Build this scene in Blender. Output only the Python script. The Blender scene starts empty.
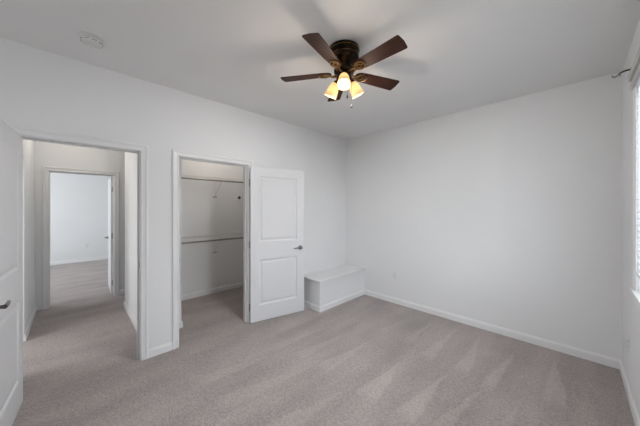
import bpy, bmesh, math, random
from mathutils import Vector, Matrix
PI = math.pi
random.seed(4)
S = bpy.context.scene
COL = S.collection

# ------------------------------------------------------------------ camera
F, YAW, CY = 251.5, 0.7921, 208.3
CAM = Vector((2.97, 0.142, 1.482))
cd = bpy.data.cameras.new('camera'); cam = bpy.data.objects.new('camera', cd); COL.objects.link(cam)
cd.sensor_width = 36.0; cd.lens = F / 640 * 36.0; cd.sensor_fit = 'HORIZONTAL'
cd.shift_y = (CY - 213.0) / 640.0
cd.clip_start = 0.02
cam.location = CAM; cam.rotation_euler = (PI / 2, 0, YAW)
S.camera = cam

# ------------------------------------------------------------------ world, exposure, lights
S.view_settings.view_transform = 'Standard'
S.view_settings.look = 'None'
S.view_settings.gamma = 1.0
S.view_settings.use_curve_mapping = False
S.view_settings.exposure = 0.0
w = bpy.data.worlds.new('World'); S.world = w; w.use_nodes = True
bg = w.node_tree.nodes['Background']
bg.inputs[1].default_value = 0.75
_n = w.node_tree.nodes; _g = _n.new('ShaderNodeTexCoord'); _s = _n.new('ShaderNodeSeparateXYZ'); _r = _n.new('ShaderNodeValToRGB')
_e = _r.color_ramp.elements
_e[0].position = 0.0; _e[0].color = (0.13, 0.15, 0.12, 1); _e[1].position = 1.0; _e[1].color = (0.62, 0.78, 1.0, 1)
_a = _e.new(0.02); _a.color = (0.80, 0.88, 1.0, 1)
w.node_tree.links.new(_g.outputs['Generated'], _s.inputs[0]); w.node_tree.links.new(_s.outputs[2], _r.inputs[0]); w.node_tree.links.new(_r.outputs[0], bg.inputs[0])


def area(name, loc, direction, sx, sy, power, color):
    l = bpy.data.lights.new(name, 'AREA'); l.shape = 'RECTANGLE'; l.size = sx; l.size_y = sy
    l.energy = power; l.color = color
    o = bpy.data.objects.new(name, l); COL.objects.link(o)
    o.location = loc; o.rotation_euler = Vector(direction).to_track_quat('-Z', 'Z').to_euler()
    return o


area('daylight_side_window', (3.60, 1.95, 1.85), (-1, 0, 0), 1.9, 1.6, 62, (0.90, 0.955, 1.0))
area('added_back_daylight', (1.55, -2.12, 1.55), (0, 1, 0), 2.3, 1.9, 19, (1.0, 0.99, 0.98))  # soft fill from a window added behind the camera
area('added_hall_daylight', (-0.875, -1.75, 1.35), (0, 1, 0), 1.1, 1.5, 27, (1.0, 0.98, 0.96))  # unseen lamp added to brighten the hall from the left
area('daylight_far_room', (-4.6, -2.45, 1.5), (0, 1, 0), 2.0, 1.7, 88, (0.93, 0.97, 1.0))


def bulb_light(name, loc, power, color, r=0.03):
    l = bpy.data.lights.new(name, 'POINT'); l.energy = power; l.color = color; l.shadow_soft_size = r
    o = bpy.data.objects.new(name, l); COL.objects.link(o); o.location = loc
    return o


# ------------------------------------------------------------------ materials
def mat(name, color, rough=0.5, metal=0.0, emit=None, estr=0.0, spec=0.5):
    m = bpy.data.materials.new(name); m.use_nodes = True
    b = m.node_tree.nodes['Principled BSDF']
    b.inputs['Base Color'].default_value = (*color, 1)
    b.inputs['Roughness'].default_value = rough
    b.inputs['Metallic'].default_value = metal
    b.inputs['Specular IOR Level'].default_value = spec
    if emit:
        b.inputs['Emission Color'].default_value = (*emit, 1)
        b.inputs['Emission Strength'].default_value = estr
    return m


def N(m, t, **kw):
    n = m.node_tree.nodes.new(t)
    for k, v in kw.items(): setattr(n, k, v)
    return n


def L(m, a, b): m.node_tree.links.new(a, b)


def bump(m, scale, strength, dist=0.002, detail=3.0):
    tc = N(m, 'ShaderNodeTexCoord'); nz = N(m, 'ShaderNodeTexNoise'); bp = N(m, 'ShaderNodeBump')
    nz.inputs['Scale'].default_value = scale; nz.inputs['Detail'].default_value = detail
    bp.inputs['Strength'].default_value = strength; bp.inputs['Distance'].default_value = dist
    L(m, tc.outputs['Object'], nz.inputs['Vector']); L(m, nz.outputs['Fac'], bp.inputs['Height'])
    L(m, bp.outputs['Normal'], m.node_tree.nodes['Principled BSDF'].inputs['Normal'])
    return tc, nz


def tint(m, tc, c1, c2, scale, lo=0.35, hi=0.65):
    nz = N(m, 'ShaderNodeTexNoise'); nz.inputs['Scale'].default_value = scale
    cr = N(m, 'ShaderNodeValToRGB')
    cr.color_ramp.elements[0].position = lo; cr.color_ramp.elements[0].color = (*c1, 1)
    cr.color_ramp.elements[1].position = hi; cr.color_ramp.elements[1].color = (*c2, 1)
    L(m, tc.outputs['Object'], nz.inputs['Vector']); L(m, nz.outputs['Fac'], cr.inputs['Fac'])
    L(m, cr.outputs['Color'], m.node_tree.nodes['Principled BSDF'].inputs['Base Color'])


M_wall = mat('wall_paint', (0.66, 0.665, 0.67), 0.75, spec=0.25)
tc, _ = bump(M_wall, 160, 0.10, 0.002); tint(M_wall, tc, (0.76, 0.765, 0.77), (0.775, 0.78, 0.785), 1.3)
M_ceil = mat('ceiling_paint', (0.81, 0.81, 0.81), 0.9, spec=0.1)
tc, _ = bump(M_ceil, 120, 0.12, 0.002); tint(M_ceil, tc, (0.80, 0.80, 0.80), (0.815, 0.815, 0.815), 1.1)
M_trim = mat('trim_paint', (0.78, 0.78, 0.785), 0.38, spec=0.4); bump(M_trim, 60, 0.04, 0.001)
M_door = mat('door_paint', (0.70, 0.705, 0.72), 0.42, spec=0.4)
tc, nz = bump(M_door, 40, 0.10, 0.001)
M_ledge = mat('ledge_paint', (0.78, 0.78, 0.785), 0.45, spec=0.4); bump(M_ledge, 60, 0.05, 0.001)
M_nickel = mat('satin_nickel', (0.19, 0.185, 0.18), 0.28, 1.0); bump(M_nickel, 300, 0.02, 0.0005)
M_plate = mat('dull_steel', (0.42, 0.41, 0.39), 0.4, 1.0); bump(M_plate, 300, 0.02, 0.0005)
M_dark = mat('dark_iron', (0.025, 0.022, 0.02), 0.5, 0.0, spec=0.3); bump(M_dark, 200, 0.05, 0.0005)
M_plastic = mat('white_plastic', (0.72, 0.72, 0.71), 0.35); bump(M_plastic, 300, 0.02, 0.0005)
M_slot = mat('outlet_slot', (0.05, 0.05, 0.05), 0.6); bump(M_slot, 200, 0.02, 0.0005)
M_wire = mat('white_coated_wire', (0.74, 0.74, 0.72), 0.4); bump(M_wire, 200, 0.02, 0.0005)
M_rod = mat('steel_hanging_rod', (0.24, 0.24, 0.235), 0.35, 0.9); bump(M_rod, 200, 0.02, 0.0005)
M_blind = mat('blind_slat', (0.80, 0.82, 0.85), 0.45); bump(M_blind, 80, 0.03, 0.0005)
M_valance = mat('valance_wood', (0.55, 0.54, 0.53), 0.5); bump(M_valance, 80, 0.03, 0.0005)
M_vinyl = mat('window_vinyl', (0.8, 0.8, 0.8), 0.4); bump(M_vinyl, 80, 0.03, 0.0005)

# oil-rubbed bronze
M_bronze = mat('oil_rubbed_bronze', (0.06, 0.035, 0.02), 0.28, 0.9)
tc, _ = bump(M_bronze, 90, 0.08, 0.0008); tint(M_bronze, tc, (0.012, 0.008, 0.006), (0.045, 0.026, 0.014), 14)
M_brass = mat('aged_brass_edge', (0.30, 0.18, 0.08), 0.3, 0.9); bump(M_brass, 90, 0.05, 0.0006)

# walnut blade
M_blade = mat('dark_walnut', (0.08, 0.03, 0.018), 0.5, spec=0.18)
tc = N(M_blade, 'ShaderNodeTexCoord'); mp = N(M_blade, 'ShaderNodeMapping'); nz = N(M_blade, 'ShaderNodeTexNoise')
mp.inputs['Scale'].default_value = (3, 55, 55); nz.inputs['Scale'].default_value = 2.2; nz.inputs['Detail'].default_value = 5
cr = N(M_blade, 'ShaderNodeValToRGB')
cr.color_ramp.elements[0].position = 0.3; cr.color_ramp.elements[0].color = (0.012, 0.005, 0.003, 1)
cr.color_ramp.elements[1].position = 0.72; cr.color_ramp.elements[1].color = (0.055, 0.016, 0.008, 1)
L(M_blade, tc.outputs['Object'], mp.inputs['Vector']); L(M_blade, mp.outputs['Vector'], nz.inputs['Vector'])
L(M_blade, nz.outputs['Fac'], cr.inputs['Fac'])
L(M_blade, cr.outputs['Color'], M_blade.node_tree.nodes['Principled BSDF'].inputs['Base Color'])

M_shade = mat('lit_amber_glass', (0.30, 0.22, 0.11), 0.35, emit=(1.0, 0.66, 0.27), estr=0.95)
tc = N(M_shade, 'ShaderNodeTexCoord'); nz = N(M_shade, 'ShaderNodeTexNoise'); nz.inputs['Scale'].default_value = 30
cr = N(M_shade, 'ShaderNodeValToRGB')
cr.color_ramp.elements[0].color = (1.0, 0.56, 0.19, 1); cr.color_ramp.elements[1].color = (1.0, 0.66, 0.28, 1)
L(M_shade, tc.outputs['Object'], nz.inputs['Vector']); L(M_shade, nz.outputs['Fac'], cr.inputs['Fac'])
L(M_shade, cr.outputs['Color'], M_shade.node_tree.nodes['Principled BSDF'].inputs['Emission Color'])
_geo = N(M_shade, 'ShaderNodeVectorMath', operation='DISTANCE'); L(M_shade, tc.outputs['Object'], _geo.inputs[0])
_geo.inputs[1].default_value = (0.070 + 0.5 * 0.062, 0, -0.240 - 0.866 * 0.062)     # the bulb inside the glass
_mr = N(M_shade, 'ShaderNodeMapRange'); _mr.inputs['From Min'].default_value = 0.034; _mr.inputs['From Max'].default_value = 0.075
_mr.inputs['To Min'].default_value = 1.5; _mr.inputs['To Max'].default_value = 0.42
L(M_shade, _geo.outputs['Value'], _mr.inputs['Value']); L(M_shade, _mr.outputs[0], M_shade.node_tree.nodes['Principled BSDF'].inputs['Emission Strength'])
M_bulb = mat('lit_bulb', (1, 0.95, 0.85), 0.3, emit=(1.0, 0.86, 0.62), estr=4.0)
M_domelit = mat('lit_dome_glass', (1, 0.98, 0.95), 0.3, emit=(1.0, 0.90, 0.76), estr=3.0)

M_glass = bpy.data.materials.new('window_glass'); M_glass.use_nodes = True
b = M_glass.node_tree.nodes['Principled BSDF']
b.inputs['Transmission Weight'].default_value = 1.0; b.inputs['Roughness'].default_value = 0.0
b.inputs['IOR'].default_value = 1.02; b.inputs['Base Color'].default_value = (0.97, 0.99, 1, 1)

# carpet
M_carpet = mat('carpet', (0.36, 0.31, 0.29), 0.95, spec=0.05)
nt = M_carpet.node_tree; pb = nt.nodes['Principled BSDF']
pb.inputs['Sheen Weight'].default_value = 0.25; pb.inputs['Sheen Roughness'].default_value = 0.5
tc = N(M_carpet, 'ShaderNodeTexCoord')


def math_(op, a, b=None, clamp=False):
    n = N(M_carpet, 'ShaderNodeMath', operation=op); n.use_clamp = clamp
    for i, v in enumerate((a, b)):
        if v is None: continue
        if isinstance(v, (int, float)): n.inputs[i].default_value = v
        else: L(M_carpet, v, n.inputs[i])
    return n.outputs[0]


def noise_(scale, detail, rough=0.5, vec=None):
    n = N(M_carpet, 'ShaderNodeTexNoise'); n.inputs['Scale'].default_value = scale
    n.inputs['Detail'].default_value = detail; n.inputs['Roughness'].default_value = rough
    L(M_carpet, vec or tc.outputs['Object'], n.inputs['Vector']); return n.outputs['Fac']


sep = N(M_carpet, 'ShaderNodeSeparateXYZ'); L(M_carpet, tc.outputs['Object'], sep.inputs[0])
X, Y = sep.outputs[0], sep.outputs[1]
wob = math_('MULTIPLY', math_('SUBTRACT', noise_(5.0, 3), 0.5), 0.06)


def wedge(ax, ay, bx, by, hw, k):
    """one vacuum-cleaner stroke: a swathe pointed at (ax, ay), widening to half-width hw at (bx, by)"""
    v = math_('DIVIDE', math_('SUBTRACT', ay, math_('ADD', Y, wob)), ay - by)
    d = math_('ABSOLUTE', math_('SUBTRACT', math_('ADD', X, wob), math_('ADD', math_('MULTIPLY', v, bx - ax), ax)))
    inside = math_('MULTIPLY', math_('SUBTRACT', math_('MULTIPLY', v, hw), d), 45.0, True)
    gate = math_('MULTIPLY', math_('MULTIPLY', v, 6.0, True), math_('MULTIPLY', math_('SUBTRACT', 1.1, v), 7.0, True))
    return math_('MULTIPLY', math_('MULTIPLY', inside, gate), k)


vac = None
for wd in [(1.652, 3.63, 1.66, 2.80, 0.06, 0.8), (1.958, 3.63, 1.93, 2.70, 0.07, 0.9), (2.195, 3.66, 2.245, 2.72, 0.075, 1.0), (2.56, 3.66, 2.46, 2.62, 0.06, 1.0),
           (2.83, 3.69, 2.862, 2.78, 0.085, 1.1), (1.40, 3.55, 1.34, 2.80, 0.06, 0.5), (3.06, 3.55, 3.02, 2.75, 0.05, 0.35),
           (1.09, 2.67, 1.02, 1.80, 0.08, 0.6), (1.38, 2.64, 1.33, 1.83, 0.085, 0.8), (1.80, 2.50, 1.81, 1.80, 0.10, 0.9), (2.172, 2.62, 2.12, 1.85, 0.085, 1.0),
           (2.452, 2.66, 2.33, 1.90, 0.06, 0.9), (2.69, 2.66, 2.58, 1.85, 0.07, 0.7), (2.95, 2.70, 2.85, 1.9, 0.07, 0.4), (0.80, 2.5, 0.72, 1.7, 0.08, 0.4),
           (1.25, 1.85, 1.10, 1.0, 0.10, 0.5), (1.66, 1.80, 1.55, 1.0, 0.10, 0.6), (2.02, 1.85, 1.90, 1.05, 0.10, 0.5), (0.85, 1.7, 0.70, 0.9, 0.1, 0.4)]:
    q = wedge(*wd); vac = q if vac is None else math_('MAXIMUM', vac, q)
# long soft strokes running away from the camera on the left half
mp = N(M_carpet, 'ShaderNodeMapping'); mp.inputs['Scale'].default_value = (2.6, 0.5, 1); mp.inputs['Rotation'].default_value = (0, 0, -0.15)
L(M_carpet, tc.outputs['Object'], mp.inputs['Vector'])
soft = math_('MULTIPLY', math_('SUBTRACT', noise_(1.7, 2, 0.4, mp.outputs['Vector']), 0.5), 0.55)
patch = math_('MULTIPLY', math_('SUBTRACT', noise_(2.6, 4, 0.6), 0.5), 0.35)
fine = math_('MULTIPLY', math_('SUBTRACT', noise_(95, 3, 0.7), 0.5), 1.5)
mid = math_('MULTIPLY', math_('SUBTRACT', noise_(38, 3, 0.75), 0.5), 0.85)
val = math_('ADD', math_('MULTIPLY', vac, 0.19), 0.95)
for t in (soft, patch, fine, mid): val = math_('ADD', val, t)
mx = N(M_carpet, 'ShaderNodeVectorMath', operation='SCALE')
mx.inputs[0].default_value = (0.378, 0.330, 0.314)
L(M_carpet, val, mx.inputs['Scale']); L(M_carpet, mx.outputs[0], pb.inputs['Base Color'])
bp = N(M_carpet, 'ShaderNodeBump'); bp.inputs['Strength'].default_value = 0.7; bp.inputs['Distance'].default_value = 0.012
L(M_carpet, math_('ADD', noise_(120, 3, 0.7), noise_(30, 2)), bp.inputs['Height']); L(M_carpet, bp.outputs[0], pb.inputs['Normal'])


# ------------------------------------------------------------------ mesh helpers
class MB:
    def __init__(s): s.v = []; s.f = []

    def add(s, vs, fs):
        n = len(s.v); s.v += [tuple(p) for p in vs]; s.f += [tuple(i + n for i in f) for f in fs]; return s

    def box(s, x0, y0, z0, x1, y1, z1):
        vs = [(x, y, z) for x in (x0, x1) for y in (y0, y1) for z in (z0, z1)]
        return s.add(vs, [(0, 1, 3, 2), (4, 6, 7, 5), (0, 4, 5, 1), (2, 3, 7, 6), (0, 2, 6, 4), (1, 5, 7, 3)])

    def tube(s, pts, r, n=10, closed=False):
        pts = [Vector(p) for p in pts]; rs = r if isinstance(r, (list, tuple)) else [r] * len(pts)
        vs = []; k = len(pts); up = None
        for i, p in enumerate(pts):
            t = (pts[min(i + 1, k - 1)] - pts[max(i - 1, 0)]).normalized()
            if up is None: up = Vector((0, 0, 1)) if abs(t.z) < 0.9 else Vector((1, 0, 0))
            a = t.cross(up).normalized(); up = a.cross(t).normalized()
            vs += [p + (a * math.cos(2 * PI * j / n) + up * math.sin(2 * PI * j / n)) * rs[i] for j in range(n)]
        fs = [(i * n + j, i * n + (j + 1) % n, (i + 1) * n + (j + 1) % n, (i + 1) * n + j) for i in range(k - 1) for j in range(n)]
        fs += [tuple(range(n))[::-1], tuple((k - 1) * n + j for j in range(n))]
        return s.add(vs, fs)

    def lathe(s, prof, n=32, M=None, cap=True):
        """prof: (radius, z) pairs round local z"""
        vs = []
        for r, z in prof:
            for j in range(n):
                p = Vector((r * math.cos(2 * PI * j / n), r * math.sin(2 * PI * j / n), z)); vs.append(M @ p if M else p)
        k = len(prof)
        fs = [(i * n + j, i * n + (j + 1) % n, (i + 1) * n + (j + 1) % n, (i + 1) * n + j) for i in range(k - 1) for j in range(n)]
        if cap: fs += [tuple(range(n))[::-1], tuple((k - 1) * n + j for j in range(n))]
        return s.add(vs, fs)

    def prism(s, poly, axis_pts):
        """sweep a polygon (2-D list mapped by functions) between given vertex rings"""
        n = len(poly); rings = [[fn(u, v) for u, v in poly] for fn in axis_pts]
        vs = [p for r in rings for p in r]
        fs = [(i * n + j, i * n + (j + 1) % n, (i + 1) * n + (j + 1) % n, (i + 1) * n + j) for i in range(len(rings) - 1) for j in range(n)]
        fs += [tuple(range(n))[::-1], tuple((len(rings) - 1) * n + j for j in range(n))]
        return s.add(vs, fs)

    def build(s, name, m, parent=None, smooth=False, bevel=0.0, **props):
        me = bpy.data.meshes.new(name); me.from_pydata(s.v, [], s.f)
        bm = bmesh.new(); bm.from_mesh(me); bmesh.ops.recalc_face_normals(bm, faces=bm.faces[:])
        if smooth:
            for f in bm.faces: f.smooth = True
        bm.to_mesh(me); bm.free()
        me.materials.append(m)
        if smooth: me.set_sharp_from_angle(angle=math.radians(38))
        o = bpy.data.objects.new(name, me); COL.objects.link(o)
        if parent: o.parent = parent
        if bevel:
            md = o.modifiers.new('bevel', 'BEVEL'); md.width = bevel; md.segments = 2; md.limit_method = 'ANGLE'
        for k, v in props.items(): o[k] = v
        return o


def thing(name, label, cat, loc=(0, 0, 0), group=None):
    o = bpy.data.objects.new(name, None); COL.objects.link(o); o.location = loc; o.empty_display_size = 0.1
    o['label'] = label; o['category'] = cat
    if group: o['group'] = group
    return o


def struct(mb, name, m, label, cat, **kw):
    return mb.build(name, m, kind='structure', label=label, category=cat, **kw)


# ------------------------------------------------------------------ dimensions
H = 2.74
T = 0.115
Y0 = 3.74          # far wall of the bedroom
XC = 3.272         # window wall
YB = -1.70         # wall behind the camera
HX = -2.50         # end wall of the hall
DH = 2.035         # clear door height
J = 0.018
HALL = (-0.160, 0.612)
CLO = (0.958, 1.760)
FAR = (-0.100, 0.655)
FRX = -6.60        # far wall of the room across the hall


def wall_x(mb, x0, x1, y0, y1, openings):
    """wall slab between planes x0..x1 from y0 to y1, openings (ya, yb, za, zb)"""
    cur = y0
    for ya, yb, za, zb in sorted(openings):
        mb.box(x0, cur, 0, x1, ya, H)
        if za > 0: mb.box(x0, ya, 0, x1, yb, za)
        mb.box(x0, ya, zb, x1, yb, H); cur = yb
    mb.box(x0, cur, 0, x1, y1, H); return mb


def wall_y(mb, y0, y1, x0, x1, openings):
    cur = x0
    for xa, xb, za, zb in sorted(openings):
        mb.box(cur, y0, 0, xa, y1, H)
        if za > 0: mb.box(xa, y0, 0, xb, y1, za)
        mb.box(xa, y0, zb, xb, y1, H); cur = xb
    mb.box(cur, y0, 0, x1, y1, H); return mb


# floor and ceiling
struct(MB().box(FRX - T, -2.3, -0.1, XC + 0.15, Y0 + T, 0), 'floor', M_carpet, 'taupe carpet with vacuum marks running through bedroom and hall', 'floor')
struct(MB().box(FRX - T, -2.3, H, XC + 0.15, Y0 + T, H + 0.1), 'ceiling', M_ceil, 'flat white painted ceiling', 'ceiling')

# bedroom walls
OPH = DH + J
struct(wall_x(MB(), -T, 0, YB - T, Y0, [(HALL[0] - J, HALL[1] + J, 0, OPH), (CLO[0] - J, CLO[1] + J, 0, OPH)]),
       'wall_left', M_wall, 'white bedroom wall holding the hall doorway and the closet doorway', 'wall')
struct(MB().box(-T, Y0, 0, XC + 0.15, Y0 + T, H), 'wall_far', M_wall, 'blank white bedroom wall right of the corner ledge', 'wall')
WIN = (0.95, 2.88, 0.915, 2.36)
struct(wall_x(MB(), XC, XC + 0.15, YB - T, Y0, [WIN]), 'wall_right', M_wall, 'white window wall at the right edge', 'wall')
WB = (0.4, 2.7, 0.6, 2.5)  # opening added to let the fill light in from behind
struct(wall_y(MB(), YB - T, YB, 0, XC, [WB]), 'wall_back', M_wall, 'white wall behind the viewpoint', 'wall')

# hall
struct(wall_y(MB(), -0.235 - T, -0.235, HX, -T, [(-1.32, -0.46, 0, 2.05)]), 'wall_hall_left', M_wall, 'white left side wall of the hall', 'wall')  # hidden doorway added to pass light from the added side room
struct(MB().box(-1.79, 0.71, 0, -T, 0.825, H), 'wall_hall_right', M_wall, 'white right side wall of the hall beyond the doorway', 'wall')
struct(wall_x(MB(), HX - T, HX, -2.3, 3.1, [(FAR[0] - J, FAR[1] + J, 0, OPH)]), 'wall_hall_end', M_wall,
       'white end wall of the hall around the second doorway', 'wall')
struct(MB().box(HX, 2.75, 0, -1.605, 2.865, H), 'wall_corridor_end', M_wall, 'white wall closing the side corridor', 'wall')

# side room with a window opening, added out of view to light the hall
struct(wall_y(MB(), -1.70, -1.60, -1.62, -T, [(-1.5, -0.25, 0.5, 2.3)]), 'wall_added_room_back', M_wall, 'window wall of the added side room off the hall', 'wall')
struct(MB().box(-1.72, -1.70, 0, -1.62, -0.35, H), 'wall_added_room_left', M_wall, 'left wall of the added side room off the hall', 'wall')

# closet
struct(MB().box(-1.79, 0.825, 0, -1.475, 2.75, H), 'wall_closet_back', M_wall, 'white back wall of the closet behind the shelves', 'wall')
struct(MB().box(-1.475, 0.825, 0, -0.47, 1.112, H), 'wall_closet_left', M_wall, 'white boxed-out left wall inside the closet', 'wall')
struct(MB().box(-1.475, 2.63, 0, -T, 2.745, H), 'wall_closet_right', M_wall, 'white right wall inside the closet', 'wall')

# room across the hall
struct(MB().box(FRX - T, -2.3, 0, FRX, 1.75, H), 'wall_far_room_back', M_wall, 'bright white back wall of the room across the hall', 'wall')
WF = (-5.9, -3.3, 0.6, 2.4)
struct(wall_y(MB(), -2.3, -2.3 + T, FRX, HX - T, [WF]), 'wall_far_room_left', M_wall, 'window wall of the room across the hall', 'wall')
struct(MB().box(FRX, 1.635, 0, HX - T, 1.75, H), 'wall_far_room_right', M_wall, 'white right wall of the room across the hall', 'wall')


# ------------------------------------------------------------------ baseboards
BB = [(0, 0), (0.014, 0), (0.014, 0.062), (0.011, 0.072), (0.006, 0.080), (0.004, 0.084), (0, 0.084)]


def baseboard(name, pts, label):
    """pts: floor polyline; board lies to the LEFT of travel... n = left normal"""
    P = [Vector((*p, 0)) for p in pts]; k = len(P); fns = []
    for i, p in enumerate(P):
        ds = []
        if i > 0: ds.append((P[i] - P[i - 1]).normalized())
        if i < k - 1: ds.append((P[i + 1] - P[i]).normalized())
        ns = [Vector((-d.y, d.x, 0)) for d in ds]
        n = ns[0] if len(ns) == 1 else (ns[0] + ns[1]) / (1 + ns[0].dot(ns[1]))
        fns.append(lambda u, v, p=p, n=n: p + n * u + Vector((0, 0, v)))
    return struct(MB().prism(BB, fns), name, M_trim, label, 'baseboard')


CW = 0.062; RV = 0.006
baseboard('baseboard_far', [(0.414, Y0), (XC, Y0)][::-1], 'white baseboard along the blank far wall')
baseboard('baseboard_right', [(XC, YB), (XC, Y0 - 0.014)], 'white baseboard under the window wall')
baseboard('baseboard_left', [(0, HALL[1] + RV + CW), (0, CLO[0] - RV - CW)][::-1], 'short white baseboard between the hall and closet doorways')
baseboard('baseboard_door_side', [(0, HALL[0] - RV - CW), (0, YB)], 'white baseboard behind the open bedroom door')
baseboard('baseboard_corner', [(0, 2.66), (0, CLO[1] + RV + CW)], 'white baseboard behind the open closet door')
baseboard('baseboard_hall_left', [(HX, -0.235), (-1.32, -0.235)][::1], 'white baseboard on the left side of the hall')
baseboard('baseboard_hall_right', [(-T, 0.71), (-1.79, 0.71), (-1.79, 2.75)], 'white baseboard turning the corner of the hall right wall')
baseboard('baseboard_hall_end', [(HX, 2.75), (HX, FAR[1] + RV + CW)], 'white baseboard right of the second doorway')
baseboard('baseboard_closet_back', [(-1.475, 2.63), (-1.475, 1.112)], 'white baseboard along the closet back wall')
baseboard('baseboard_closet_left', [(-1.46, 1.112), (-0.47, 1.112), (-0.47, 0.825)], 'white baseboard wrapping the corner inside the closet')
baseboard('baseboard_closet_right', [(-T, 2.63), (-1.46, 2.63)], 'white baseboard on the closet right wall')
baseboard('baseboard_far_room', [(FRX, 1.635), (FRX, -2.185)], 'white baseboard in the room across the hall')

# ------------------------------------------------------------------ door casings and jambs
CP = [(0, 0), (0, 0.009), (0.008, 0.012), (0.014, 0.0095), (0.036, 0.0125), (0.042, 0.017), (0.054, 0.018), (CW, 0.013), (CW, 0)]


def casing(mb, x, out, ya, yb, top, bottom=0.0):
    """three-sided mitred casing on plane x, projecting in direction out (+1/-1)"""
    ya -= RV; yb += RV; top += RV
    mb.prism(CP, [lambda u, v: (x + out * v, ya - u, bottom), lambda u, v: (x + out * v, ya - u, top + u),
                  lambda u, v: (x + out * v, yb + u, top + u), lambda u, v: (x + out * v, yb + u, bottom)])
    return mb


def doorway(n, x_room, out, x_back, ya, yb, label, stop_at):
    tr = struct(casing(MB(), x_room, out, ya, yb, DH), 'trim_%d' % n, M_trim, label, 'door trim')
    jm = MB(); lo, hi = sorted((x_room, x_back))
    jm.box(lo, ya - J, 0, hi, ya, DH + J).box(lo, yb, 0, hi, yb + J, DH + J).box(lo, ya, DH, hi, yb, DH + J)
    jm.build('jamb', M_trim, tr)
    st = MB(); a, b_ = stop_at
    st.box(a, ya, 0, b_, ya + 0.011, DH).box(a, yb - 0.011, 0, b_, yb, DH).box(a, ya + 0.011, DH - 0.011, b_, yb - 0.011, DH)
    st.build('door_stop', M_trim, tr)
    casing(MB(), x_back, -out, ya, yb, DH).build('rear_casing', M_trim, tr)
    return tr


t1 = doorway(1, 0, 1, -T, *HALL, 'white casing round the hall doorway', (-0.078, -0.042))
t2 = doorway(2, 0, 1, -T, *CLO, 'white casing round the closet doorway', (-0.078, -0.042))
t3 = doorway(3, HX, 1, HX - T, *FAR, 'white casing round the second doorway at the hall end', (HX - 0.072, HX - 0.036))


def strike(parent, x, y, z, d):
    MB().box(x - 0.014, min(y, y + d * 0.002), z - 0.03, x + 0.014, max(y, y + d * 0.002), z + 0.03) \
        .tube([(x + 0.013, y + d * 0.001, z - 0.018), (x + 0.017, y + d * 0.003, z), (x + 0.013, y + d * 0.001, z + 0.018)], 0.0018, 6) \
        .build('strike_plate', M_plate, parent, label='small metal strike plate')


strike(t1, -0.018, HALL[1], 0.93, -1)
strike(t2, -0.018, CLO[0], 0.93, 1)


# ------------------------------------------------------------------ doors
def make_door(name, W, hinge, ang, label, side, handle_dark=False):
    """leaf spans local x 0..W, local y 0 (visible face) to -0.035 * side ; side=+1 visible face looks to +y"""
    t = 0.035; h = DH - 0.028
    bm = bmesh.new()
    xs = [0, 0.112, W - 0.112, W]; zs = [0, 0.205, 0.80, 1.03, h - 0.115, h]
    def grid(y, flip):
        V = [[bm.verts.new((x, y, z)) for z in zs] for x in xs]; panels = []
        for i in range(3):
            for k in range(5):
                q = [V[i][k], V[i + 1][k], V[i + 1][k + 1], V[i][k + 1]]
                f = bm.faces.new(q[::-1] if flip else q)
                if i == 1 and k in (1, 3): panels.append(f)
        return V, panels
    A, pa = grid(-t, False); B, pb_ = grid(0, True)
    for k in range(5):
        bm.faces.new((A[0][k], A[0][k + 1], B[0][k + 1], B[0][k])); bm.faces.new((A[3][k + 1], A[3][k], B[3][k], B[3][k + 1]))
    for i in range(3):
        bm.faces.new((A[i + 1][0], A[i][0], B[i][0], B[i + 1][0])); bm.faces.new((A[i][5], A[i + 1][5], B[i + 1][5], B[i][5]))
    bmesh.ops.recalc_face_normals(bm, faces=bm.faces[:])
    pan = pa + pb_
    for th, dp in ((0.004, -0.002), (0.011, -0.0075), (0.012, 0.0), (0.022, 0.0065)):
        bmesh.ops.inset_individual(bm, faces=pan, thickness=th, depth=dp, use_even_offset=True)
    me = bpy.data.meshes.new(name); bm.to_mesh(me); bm.free(); me.materials.append(M_door)
    o = bpy.data.objects.new(name, me); COL.objects.link(o)
    o.location = hinge; o.rotation_euler = (0, 0, ang)
    o['kind'] = 'structure'; o['label'] = label; o['category'] = 'door'
    hz = 0.925 - hinge[2]; hx = W - 0.065
    for s_, y_ in ((1, 0.0), (-1, -t)):
        R = Matrix.Translation((hx, y_, hz)) @ Matrix.Rotation(-s_ * PI / 2, 4, 'X')
        m = MB().lathe([(0.0, 0), (0.032, 0), (0.032, 0.005), (0.027, 0.009), (0.013, 0.012), (0.0105, 0.016), (0.0105, 0.042), (0.0, 0.044)], 24, R, cap=False)
        yy = y_ + s_ * 0.045
        m.tube([(hx + 0.008, yy, hz), (hx - 0.02, yy + s_ * 0.003, hz + 0.001), (hx - 0.06, yy + s_ * 0.001, hz + 0.002), (hx - 0.10, yy - s_ * 0.004, hz), (hx - 0.116, yy - s_ * 0.009, hz - 0.001)],
               [0.0125, 0.0115, 0.0095, 0.0085, 0.0065], 12)
        m.build('door_handle', M_nickel, o, smooth=True, label='satin metal lever handle')
    MB().box(W - 0.001, -t + 0.006, hz - 0.028, W + 0.0015, -0.006, hz + 0.028).lathe([(0.0, 0), (0.008, 0.0), (0.008, 0.006), (0.0, 0.009)], 12,
        Matrix.Translation((W + 0.001, -t / 2, hz)) @ Matrix.Rotation(PI / 2, 4, 'Y'), cap=False).build('latch', M_plate, o)
    for z in (0.19, 1.0, 1.80):
        yk = -t - 0.004 if side > 0 else 0.004
        if name == 'door_1': yk = -t - 0.004
        MB().tube([(-0.003, yk, z - 0.045), (-0.003, yk, z + 0.045)], 0.006, 10) \
            .box(-0.003, yk, z - 0.045, -0.0005, yk + (0.03 if side > 0 else -0.03), z + 0.045).build('hinge', M_plate, o)
    return o


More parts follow.
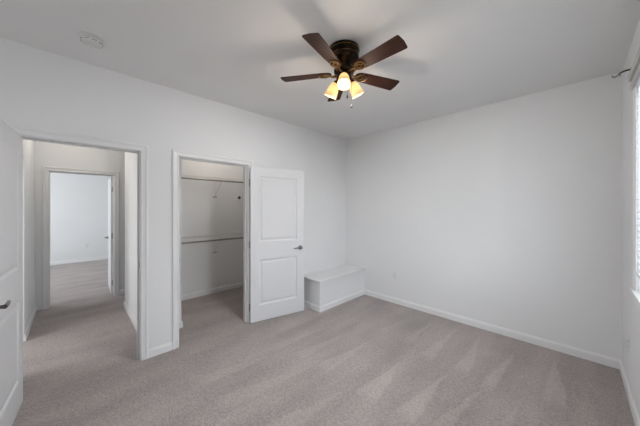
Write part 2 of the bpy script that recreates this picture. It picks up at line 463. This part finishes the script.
# bedroom door: swung a little past square at the left jamb of the hall doorway
make_door('door_1', 0.755, (0.006, -0.124, 0.012), -0.072, 'white two-panel door standing open at the left edge', 1)
# closet door: swung back almost against the wall
make_door('door_2', 0.775, (0.024, 1.776, 0.012), PI / 2 - 0.225, 'white two-panel closet door swung open beside the corner ledge', -1).scale = (1, 1, 1)
# door of the room across the hall
make_door('door_3', 0.745, (HX - T - 0.004, 0.618, 0.012), PI - 0.03, 'white door standing open in the room across the hall', 1)

# ------------------------------------------------------------------ corner ledge
ld = thing('built_in_ledge', 'white painted boxed-in ledge with an overhanging top in the room corner', 'ledge', (0, 2.66, 0))
MB().box(0.001, 0.0, 0, 0.414, 1.08, 0.428).build('body', M_wall, ld)
MB().box(0.001, -0.030, 0.428, 0.446, 1.08, 0.452).build('top', M_ledge, ld, bevel=0.005, label='smooth white top board')
MB().box(0.414, -0.008, 0.408, 0.422, 1.08, 0.428).box(0.001, -0.008, 0.408, 0.414, 0.0, 0.428).build('cove_strip', M_ledge, ld)
fn = []
for p, n in (((0.001, 0), (0, -1)), ((0.414, 0), (1, -1)), ((0.414, 1.08), (1, 0))):
    fn.append(lambda u, v, p=p, n=n: (p[0] + n[0] * u, p[1] + n[1] * u, v))
MB().prism(BB, fn).build('base_trim', M_trim, ld, label='white baseboard wrapping the ledge')


# ------------------------------------------------------------------ outlets
def outlet(x, y, z, rot, label):
    t = thing('wall_outlet', label, 'outlet', (x, y, z)); t.rotation_euler = (0, 0, rot)
    MB().box(-0.035, -0.006, -0.0575, 0.035, 0, 0.0575).build('cover_plate', M_plastic, t, bevel=0.003)
    for dz in (-0.0195, 0.0195):
        m = MB().lathe([(0, 0), (0.0165, 0), (0.0165, 0.002), (0, 0.002)], 20, Matrix.Translation((0, -0.006, dz)) @ Matrix.Rotation(PI / 2, 4, 'X'), cap=False)
        s_ = m.build('socket', M_plastic, t)
        MB().box(-0.0075, -0.0087, dz - 0.001, -0.0055, -0.0078, dz + 0.008).box(0.0055, -0.0087, dz - 0.001, 0.0075, -0.0078, dz + 0.007) \
            .box(-0.002, -0.0087, dz - 0.011, 0.002, -0.0078, dz - 0.007).build('slots', M_slot, s_)
    return t


outlet(0.994, Y0, 0.44, 0, 'white duplex outlet on the blank far wall right of the ledge')
outlet(XC, 3.30, 0.40, -PI / 2, 'white outlet low on the window wall near the right corner')
outlet(FRX, 0.44, 0.44, PI / 2, 'tiny white outlet on the far wall of the room across the hall')

# ------------------------------------------------------------------ smoke detector
sd = thing('smoke_detector', 'round white smoke detector on the ceiling above the hall doorway', 'smoke detector', (0.460, 0.247, H))
MB().lathe([(0, 0), (0.069, 0), (0.069, -0.008), (0.066, -0.011), (0, -0.011)], 40, cap=False).build('mounting_plate', M_plastic, sd, smooth=True)
MB().lathe([(0, -0.011), (0.060, -0.011), (0.060, -0.018), (0.066, -0.019), (0.066, -0.028), (0.058, -0.036), (0.045, -0.040), (0, -0.042)], 40, cap=False).build('cover', M_plastic, sd, smooth=True)
m = MB()
for k in range(9):
    a = k * PI / 4.5; m.box(-0.013, -0.0022, -0.0365, 0.013, 0.0022, -0.033)
    for i in range(len(m.v) - 8, len(m.v)):
        x, y, z = m.v[i]; y += 0.0595
        m.v[i] = (x * math.cos(a) - y * math.sin(a), x * math.sin(a) + y * math.cos(a), z + (0.002))
m.build('vent_slots', M_slot, sd)
MB().lathe([(0, -0.041), (0.011, -0.041), (0.011, -0.044), (0, -0.045)], 16, Matrix.Translation((0.02, 0.01, 0)), cap=False).build('test_button', M_plastic, sd)

# ------------------------------------------------------------------ closet shelving
def wire_shelf(z, ya, yb, label, has_lip_front=True):
    xb, xf = -1.475, -1.135
    t = thing('wire_shelf', label, 'shelf', (xb, (ya + yb) / 2, z), 'closet wire shelves')
    ox, oy = xb, (ya + yb) / 2
    m = MB(); n = int((yb - ya) / 0.026)
    for i in range(n + 1):
        y = ya + 0.004 + (yb - ya - 0.008) * i / n - oy
        m.tube([(0.004, y, 0), (xf - ox, y, 0), (xf - ox, y, -0.028)], 0.0018, 5)
    for x in (0.006, 0.115, 0.225): m.tube([(x, ya - oy, -0.004), (x, yb - oy, -0.004)], 0.0032, 6)
    m.tube([(xf - ox, ya - oy, 0.0), (xf - ox, yb - oy, 0.0)], 0.0042, 6).tube([(xf - ox, ya - oy, -0.03), (xf - ox, yb - oy, -0.03)], 0.0042, 6)
    m.build('shelf_deck', M_wire, t)
    MB().tube([(xf - ox + 0.02, ya - oy, -0.052), (xf - ox + 0.02, yb - oy, -0.052)], 0.0125, 12).build('hanging_rod', M_rod, t, smooth=True, label='dark steel hanging rod')
    for yy in (1.93,):
        y = yy - oy
        b_ = MB().box(0, y - 0.009, -0.30, 0.004, y + 0.009, -0.012)
        b_.tube([(0.005, y, -0.285), (0.02, y, -0.27), (xf - ox - 0.03, y, -0.045), (xf - ox - 0.004, y, -0.030)], 0.004, 8)
        b_.build('bracket', M_wire, t, smooth=True)
        MB().tube([(0.012, y, -0.016), (xf - ox - 0.004, y, -0.022)], 0.005, 8).tube([(xf - ox - 0.01, y, -0.03), (xf - ox + 0.012, y, -0.035), (xf - ox + 0.038, y, -0.052), (xf - ox + 0.02, y, -0.070), (xf - ox, y, -0.062)], 0.004, 8) \
            .build('rod_hook', M_wire, t, smooth=True)
        MB().box(0, y - 0.035, -0.312, 0.012, y + 0.035, -0.300).build('wall_foot', M_rod, t, bevel=0.002)
    return t


wire_shelf(1.985, 1.112, 2.63, 'white wire shelf with hanging rod near the top of the closet')
wire_shelf(1.018, 1.112, 2.63, 'white wire shelf with dark hanging rod at waist height in the closet')
hk = thing('wall_hook', 'small dark hook on the closet wall just left of the closet door edge', 'hook', (-1.475, 2.37, 1.66))
MB().box(0, -0.014, -0.10, 0.005, 0.014, 0.04).build('back_plate', M_wire, hk, bevel=0.002)
MB().tube([(0.004, 0, 0.015), (0.05, -0.005, 0.015), (0.075, -0.02, 0.02)], [0.011, 0.009, 0.009], 10) \
    .lathe([(0, 0), (0.024, 0.002), (0.028, 0.012), (0.020, 0.024), (0, 0.027)], 18, Matrix.Translation((0.07, -0.02, 0.018)) @ Matrix.Rotation(PI / 2, 4, 'Y'), cap=False) \
    .build('peg', M_dark, hk, smooth=True)

# ------------------------------------------------------------------ windows
w1_ = MB()
ya, yb, za, zb = WIN
fx = XC + 0.085
for bxs in ((fx, ya, za, fx + 0.05, ya + 0.05, zb), (fx, yb - 0.05, za, fx + 0.05, yb, zb), (fx, ya + 0.05, zb - 0.05, fx + 0.05, yb - 0.05, zb),
            (fx, ya + 0.05, za, fx + 0.05, yb - 0.05, za + 0.05), (fx + 0.005, (ya + yb) / 2 - 0.03, za + 0.05, fx + 0.045, (ya + yb) / 2 + 0.03, zb - 0.05)):
    w1_.box(*bxs)
win = struct(w1_, 'window_1', M_vinyl, 'white framed window behind blinds at the right edge', 'window')
MB().box(fx + 0.022, ya + 0.05, za + 0.05, fx + 0.026, (ya + yb) / 2 - 0.03, zb - 0.05).box(fx + 0.022, (ya + yb) / 2 + 0.03, za + 0.05, fx + 0.026, yb - 0.05, zb - 0.05).build('pane', M_glass, win)
wt = struct(casing(MB(), XC, -1, ya + 0.0, yb + 0.0, zb, za), 'trim_4', M_trim, 'white casing of the window at the right edge', 'window trim')
MB().box(XC - 0.030, ya - 0.085, za - 0.024, XC + 0.085, yb + 0.085, za).build('window_stool', M_trim, wt, bevel=0.005)
MB().box(XC - 0.014, ya - 0.06, za - 0.085, XC, yb + 0.062, za - 0.024).build('apron', M_trim, wt, bevel=0.003)

bl = thing('window_blind', 'white slatted blind hanging in the window at the right edge', 'blind', (XC + 0.012, (ya + yb) / 2, za))
hw = (yb - ya) / 2 - 0.012
MB().box(-0.028, -hw, zb - za - 0.05, 0.028, hw, zb - za - 0.002).build('head_rail', M_blind, bl)
m = MB(); z = 0.165
while z < zb - za - 0.07:
    c, s_ = math.cos(0.55), math.sin(0.55); hh = 0.025
    m.prism([(-hh, -0.0012), (0, 0.0022), (hh, -0.0012), (hh, -0.003), (0, 0.0004), (-hh, -0.003)],
            [lambda u, v, yy=yy, z=z: (u * c - v * s_, yy, z + u * s_ + v * c) for yy in (-hw, hw)])
    z += 0.043
m.build('slats', M_blind, bl)
MB().box(-0.025, -hw, 0.118, 0.025, hw, 0.140).build('bottom_rail', M_blind, bl, bevel=0.003)
for yy in (-hw + 0.15, 0, hw - 0.15):
    MB().tube([(-0.026, yy, 0.13), (-0.026, yy, zb - za - 0.05)], 0.0012, 5).build('ladder_cord', M_blind, bl)

va = thing('blind_valance', 'white moulded valance board over the window at the right edge', 'valance', (XC - 0.017, (ya + yb) / 2, zb - 0.045))
hv = (yb - ya) / 2 + 0.075
MB().prism([(0, 0), (-0.008, 0), (-0.012, 0.010), (-0.010, 0.042), (-0.001, 0.043), (-0.001, 0.062), (-0.018, 0.064), (-0.024, 0.098), (0, 0.098)],
           [lambda u, v, yy=yy: (u, yy, v) for yy in (-hv, hv)]).build('board', M_valance, va)

br = thing('curtain_rod_bracket', 'dark curtain rod bracket high on the window wall by the corner', 'bracket', (XC, 3.16, 2.535))
MB().lathe([(0, 0), (0.018, 0), (0.018, -0.004), (0.010, -0.007), (0, -0.007)], 18, Matrix.Rotation(PI / 2, 4, 'Y'), cap=False).build('wall_plate', M_dark, br, smooth=True)
K = 0.74
MB().tube([(-0.004 * K, 0, 0), (-0.035 * K, 0, 0.002), (-0.065 * K, 0, -0.004), (-0.085 * K, 0, -0.012)], [0.0055, 0.006, 0.006, 0.005], 10).build('arm', M_dark, br, smooth=True)
MB().tube([(-0.074 * K, 0, -0.030), (-0.085 * K, 0, -0.014), (-0.098 * K, 0, -0.026), (-0.112 * K, 0, -0.030), (-0.127 * K, 0, -0.024), (-0.132 * K, 0, -0.014)], [0.004, 0.005, 0.005, 0.0055, 0.0045, 0.003], 10).build('cradle', M_nickel, br, smooth=True)

# windows out of view; the one behind the camera is added for its daylight
m = MB(); xa, xb, z0, z1 = WB
for q in ((xa, z0, xa + 0.05, z1), (xb - 0.05, z0, xb, z1), (xa + 0.05, z0, xb - 0.05, z0 + 0.05), (xa + 0.05, z1 - 0.05, xb - 0.05, z1), ((xa + xb) / 2 - 0.025, z0 + 0.05, (xa + xb) / 2 + 0.025, z1 - 0.05)):
    m.box(q[0], YB - 0.09, q[1], q[2], YB - 0.04, q[3])
struct(m, 'added_back_window', M_vinyl, 'added white window frame in the wall behind the viewpoint', 'window')
m = MB(); xa, xb, z0, z1 = WF
for q in ((xa, z0, xa + 0.05, z1), (xb - 0.05, z0, xb, z1), (xa + 0.05, z0, xb - 0.05, z0 + 0.05), (xa + 0.05, z1 - 0.05, xb - 0.05, z1), ((xa + xb) / 2 - 0.025, z0 + 0.05, (xa + xb) / 2 + 0.025, z1 - 0.05)):
    m.box(q[0], -2.28, q[1], q[2], -2.23, q[3])
struct(m, 'window_3', M_vinyl, 'white window frame in the room across the hall', 'window')


# ------------------------------------------------------------------ flush ceiling lights in hall and closet
def dome(x, y, label, power, col, r=0.13):
    t = thing('ceiling_light', label, 'ceiling light', (x, y, H))
    MB().lathe([(0, 0), (r, 0), (r, -0.02), (r - 0.01, -0.026), (0, -0.026)], 32, cap=False).build('base', M_plastic, t, smooth=True)
    MB().lathe([(r - 0.012, -0.026), (r - 0.015, -0.05), (r * 0.7, -0.078), (r * 0.35, -0.09), (0, -0.093)], 32, cap=False).build('dome_shade', M_domelit, t, smooth=True)
    bulb_light('bulb_light', (x, y, H - 0.15), power, col, 0.06)


dome(-1.75, 0.20, 'round flush light on the hall ceiling', 7, (1.0, 0.93, 0.84))
dome(-0.85, 1.85, 'round flush light on the closet ceiling', 8, (1.0, 0.91, 0.82), 0.11)

# ------------------------------------------------------------------ ceiling fan
FX, FY = 1.690, 1.672
fan = thing('ceiling_fan', 'dark bronze five-blade ceiling fan with three lit amber glass shades', 'ceiling fan', (FX, FY, H))
MB().lathe([(0, 0), (0.112, 0), (0.120, -0.006), (0.121, -0.024), (0.114, -0.032), (0.110, -0.036), (0.116, -0.042), (0.116, -0.084), (0.108, -0.100), (0.090, -0.115),
            (0.070, -0.124), (0.062, -0.134), (0.062, -0.160), (0, -0.162)], 48, cap=False).build('motor_housing', M_bronze, fan, smooth=True)
MB().lathe([(0.1205, -0.0235), (0.123, -0.026), (0.1205, -0.0285), (0.118, -0.026), (0.1205, -0.0235)], 48, cap=False) \
    .lathe([(0.1155, -0.068), (0.1175, -0.070), (0.1155, -0.072), (0.1135, -0.070), (0.1155, -0.068)], 48, cap=False).build('brass_ring', M_brass, fan, smooth=True, label='thin brassy ring')
MB().lathe([(0, -0.160), (0.076, -0.162), (0.080, -0.170), (0.080, -0.186), (0.072, -0.196), (0, -0.198)], 40, cap=False).build('flywheel', M_bronze, fan, smooth=True)
MB().lathe([(0, -0.196), (0.058, -0.198), (0.062, -0.206), (0.058, -0.222), (0.062, -0.232), (0.060, -0.245), (0.040, -0.262), (0.018, -0.272), (0.012, -0.284), (0, -0.288)], 36, cap=False).build('light_fitter', M_bronze, fan, smooth=True)

ZB = -0.193
A0 = 4.982


def blade_profile():
    pts = []; r0, r1 = 0.100, 0.511
    for i in range(9):                                     # rounded root
        a = PI / 2 + PI * i / 8; pts.append((r0 + 0.045 + 0.045 * math.cos(a), 0.046 * math.sin(a)))
    tipc = 0.014
    low = [(0.20, -0.052), (0.30, -0.057), (r1 - tipc, -0.064)]
    pts += low
    for i in range(1, 6):
        a = -PI / 2 + (PI / 2) * i / 6; pts.append((r1 - tipc + tipc * math.cos(a), -0.064 + tipc + tipc * math.sin(a)))
    pts += [(r1 + 0.006, 0)]
    for i in range(1, 6):
        a = (PI / 2) * i / 6; pts.append((r1 - tipc + tipc * math.cos(a), 0.064 - tipc + tipc * math.sin(a)))
    pts += [(r1 - tipc, 0.064), (0.30, 0.057), (0.20, 0.052)]
    return pts


def make_blade():
    poly = blade_profile()
    b_ = MB().prism(poly, [lambda u, v: (u, v, 0.0), lambda u, v: (u, v, 0.006)]).build('blade', M_blade, fan, bevel=0.0015)
    ir = MB()
    ring = [(0.158 + 0.044 * math.cos(a), 0.036 * math.sin(a), -0.006) for a in [2.25 + k * (2 * PI - 4.5 + 4.5) / 24 for k in range(25)]]
    ir.tube(ring, 0.0055, 8)
    ir.tube([(0.150 + 0.020 * math.cos(a), 0.017 * math.sin(a), -0.005) for a in [2 * PI * k / 16 for k in range(17)]], 0.005, 8)
    ir.tube([(0.062, -0.012, -0.012), (0.085, -0.014, -0.018), (0.105, -0.011, -0.012), (0.125, -0.014, -0.006)], [0.008, 0.007, 0.006, 0.005], 8)
    ir.tube([(0.062, 0.012, -0.012), (0.085, 0.014, -0.018), (0.105, 0.011, -0.012), (0.125, 0.014, -0.006)], [0.008, 0.007, 0.006, 0.005], 8)
    for x, y in ((0.14, 0.026), (0.14, -0.026), (0.186, 0)):
        ir.lathe([(0, -0.010), (0.006, -0.008), (0.007, -0.003), (0.007, 0.0)], 10, Matrix.Translation((x, y, 0)), cap=False)
    i_ = ir.build('blade_bracket', M_brass, b_, smooth=True, label='scrolled bronze bracket')
    return b_, i_


b0, i0 = make_blade()
for k in range(5):
    if k == 0: b_, i_ = b0, i0
    else:
        b_ = b0.copy(); COL.objects.link(b_); b_.parent = fan
        i_ = i0.copy(); COL.objects.link(i_); i_.parent = b_
    b_.location = (0, 0, ZB)
    b_.rotation_euler = Matrix.Rotation(A0 + k * 2 * PI / 5, 4, 'Z').__matmul__(Matrix.Rotation(math.radians(-12), 4, 'X')).to_euler()

sh0 = bu0 = sk0 = None
for k in range(3):
    az = math.radians(-50.5 + 120 * k)
    if k == 0:
        sk = MB().tube([(0.045, 0, -0.226), (0.058, 0, -0.230), (0.071, 0, -0.243)], [0.012, 0.012, 0.016], 12)
        dirn = Vector((0.50, 0, -0.866)).normalized()
        base = Vector((0.070, 0, -0.240))
        R = Matrix.Translation(base) @ dirn.to_track_quat('Z', 'Y').to_matrix().to_4x4()
        sk.lathe([(0, -0.004), (0.020, -0.002), (0.024, 0.006), (0.024, 0.022), (0.021, 0.026)], 20, R, cap=False)
        sk0 = sk.build('lamp_socket', M_bronze, fan, smooth=True)
        prof = [(0.022, 0.010), (0.030, 0.018), (0.036, 0.034), (0.040, 0.054), (0.0455, 0.084), (0.050, 0.120), (0.0475, 0.120), (0.043, 0.084), (0.0375, 0.054), (0.0335, 0.034), (0.027, 0.021), (0.019, 0.013)]
        mb = MB(); n = 40
        mb.lathe(prof, n, None, cap=False)
        vv = []
        for idx, (x, y, z) in enumerate(mb.v):                # slightly squared mouth
            a = math.atan2(y, x); q = max(0, (z - 0.03) / 0.07)
            s_ = 1 - 0.04 * q * math.cos(4 * a); p = Vector((x * s_, y * s_, z))
            vv.append(tuple(R @ p))
        mb.v = vv
        sh0 = mb.build('lamp_shade', M_shade, fan, smooth=True, label='amber frosted glass lamp shade, lit')
        bu0 = MB().lathe([(0, 0.020), (0.012, 0.022), (0.013, 0.036), (0.019, 0.050), (0.0225, 0.064), (0.020, 0.078), (0.011, 0.086), (0, 0.089)], 20, R, cap=False).build('bulb', M_bulb, sh0, smooth=True)
        sk_, sh_, bu_ = sk0, sh0, bu0
    else:
        sk_ = sk0.copy(); sh_ = sh0.copy(); bu_ = bu0.copy()
        for o in (sk_, sh_, bu_): COL.objects.link(o)
        sk_.parent = fan; sh_.parent = fan; bu_.parent = sh_
    sk_.rotation_euler = (0, 0, az); sh_.rotation_euler = (0, 0, az)
    p = Matrix.Rotation(az, 3, 'Z') @ (base + dirn * 0.138)
    sl = bpy.data.lights.new('shade_light', 'SPOT'); sl.energy = 25; sl.color = (0.98, 0.985, 1.0); sl.spot_size = math.radians(170); sl.spot_blend = 0.6; sl.shadow_soft_size = 0.03
    so = bpy.data.objects.new('shade_light', sl); COL.objects.link(so); so.location = (FX + p.x, FY + p.y, H + p.z)
    so.rotation_euler = (Matrix.Rotation(az, 3, 'Z') @ dirn).to_track_quat('-Z', 'Y').to_euler()
    p = Matrix.Rotation(az, 3, 'Z') @ (base + dirn * 0.155)
    bulb_light('bulb_glow', (FX + p.x, FY + p.y, H + p.z), 3.8, (1.0, 0.85, 0.69), 0.035)

pc = MB(); R_ = Matrix.Rotation(math.radians(-50), 3, 'Z')
o1 = R_ @ Vector((0.02, 0.056, 0))
pc.tube([(o1.x, o1.y, -0.235), (o1.x, o1.y, -0.440)], 0.0012, 6)
c1 = pc.build('pull_chain', M_bronze, fan)
MB().lathe([(0, 0.0), (0.003, -0.002), (0.0045, -0.012), (0.0085, -0.026), (0.0085, -0.031), (0.005, -0.037), (0, -0.038)], 16, Matrix.Translation((o1.x, o1.y, -0.439)), cap=False).build('chain_fob', M_dark, c1, smooth=True)
o2 = R_ @ Vector((-0.03, 0.026, 0))
c2 = MB().tube([(o2.x, o2.y, -0.235), (o2.x, o2.y, -0.345)], 0.0012, 6).build('pull_chain', M_bronze, fan)
MB().lathe([(0, 0.0), (0.003, -0.002), (0.0045, -0.012), (0.0075, -0.024), (0.0075, -0.029), (0, -0.034)], 16, Matrix.Translation((o2.x, o2.y, -0.344)), cap=False).build('chain_fob', M_dark, c2, smooth=True)
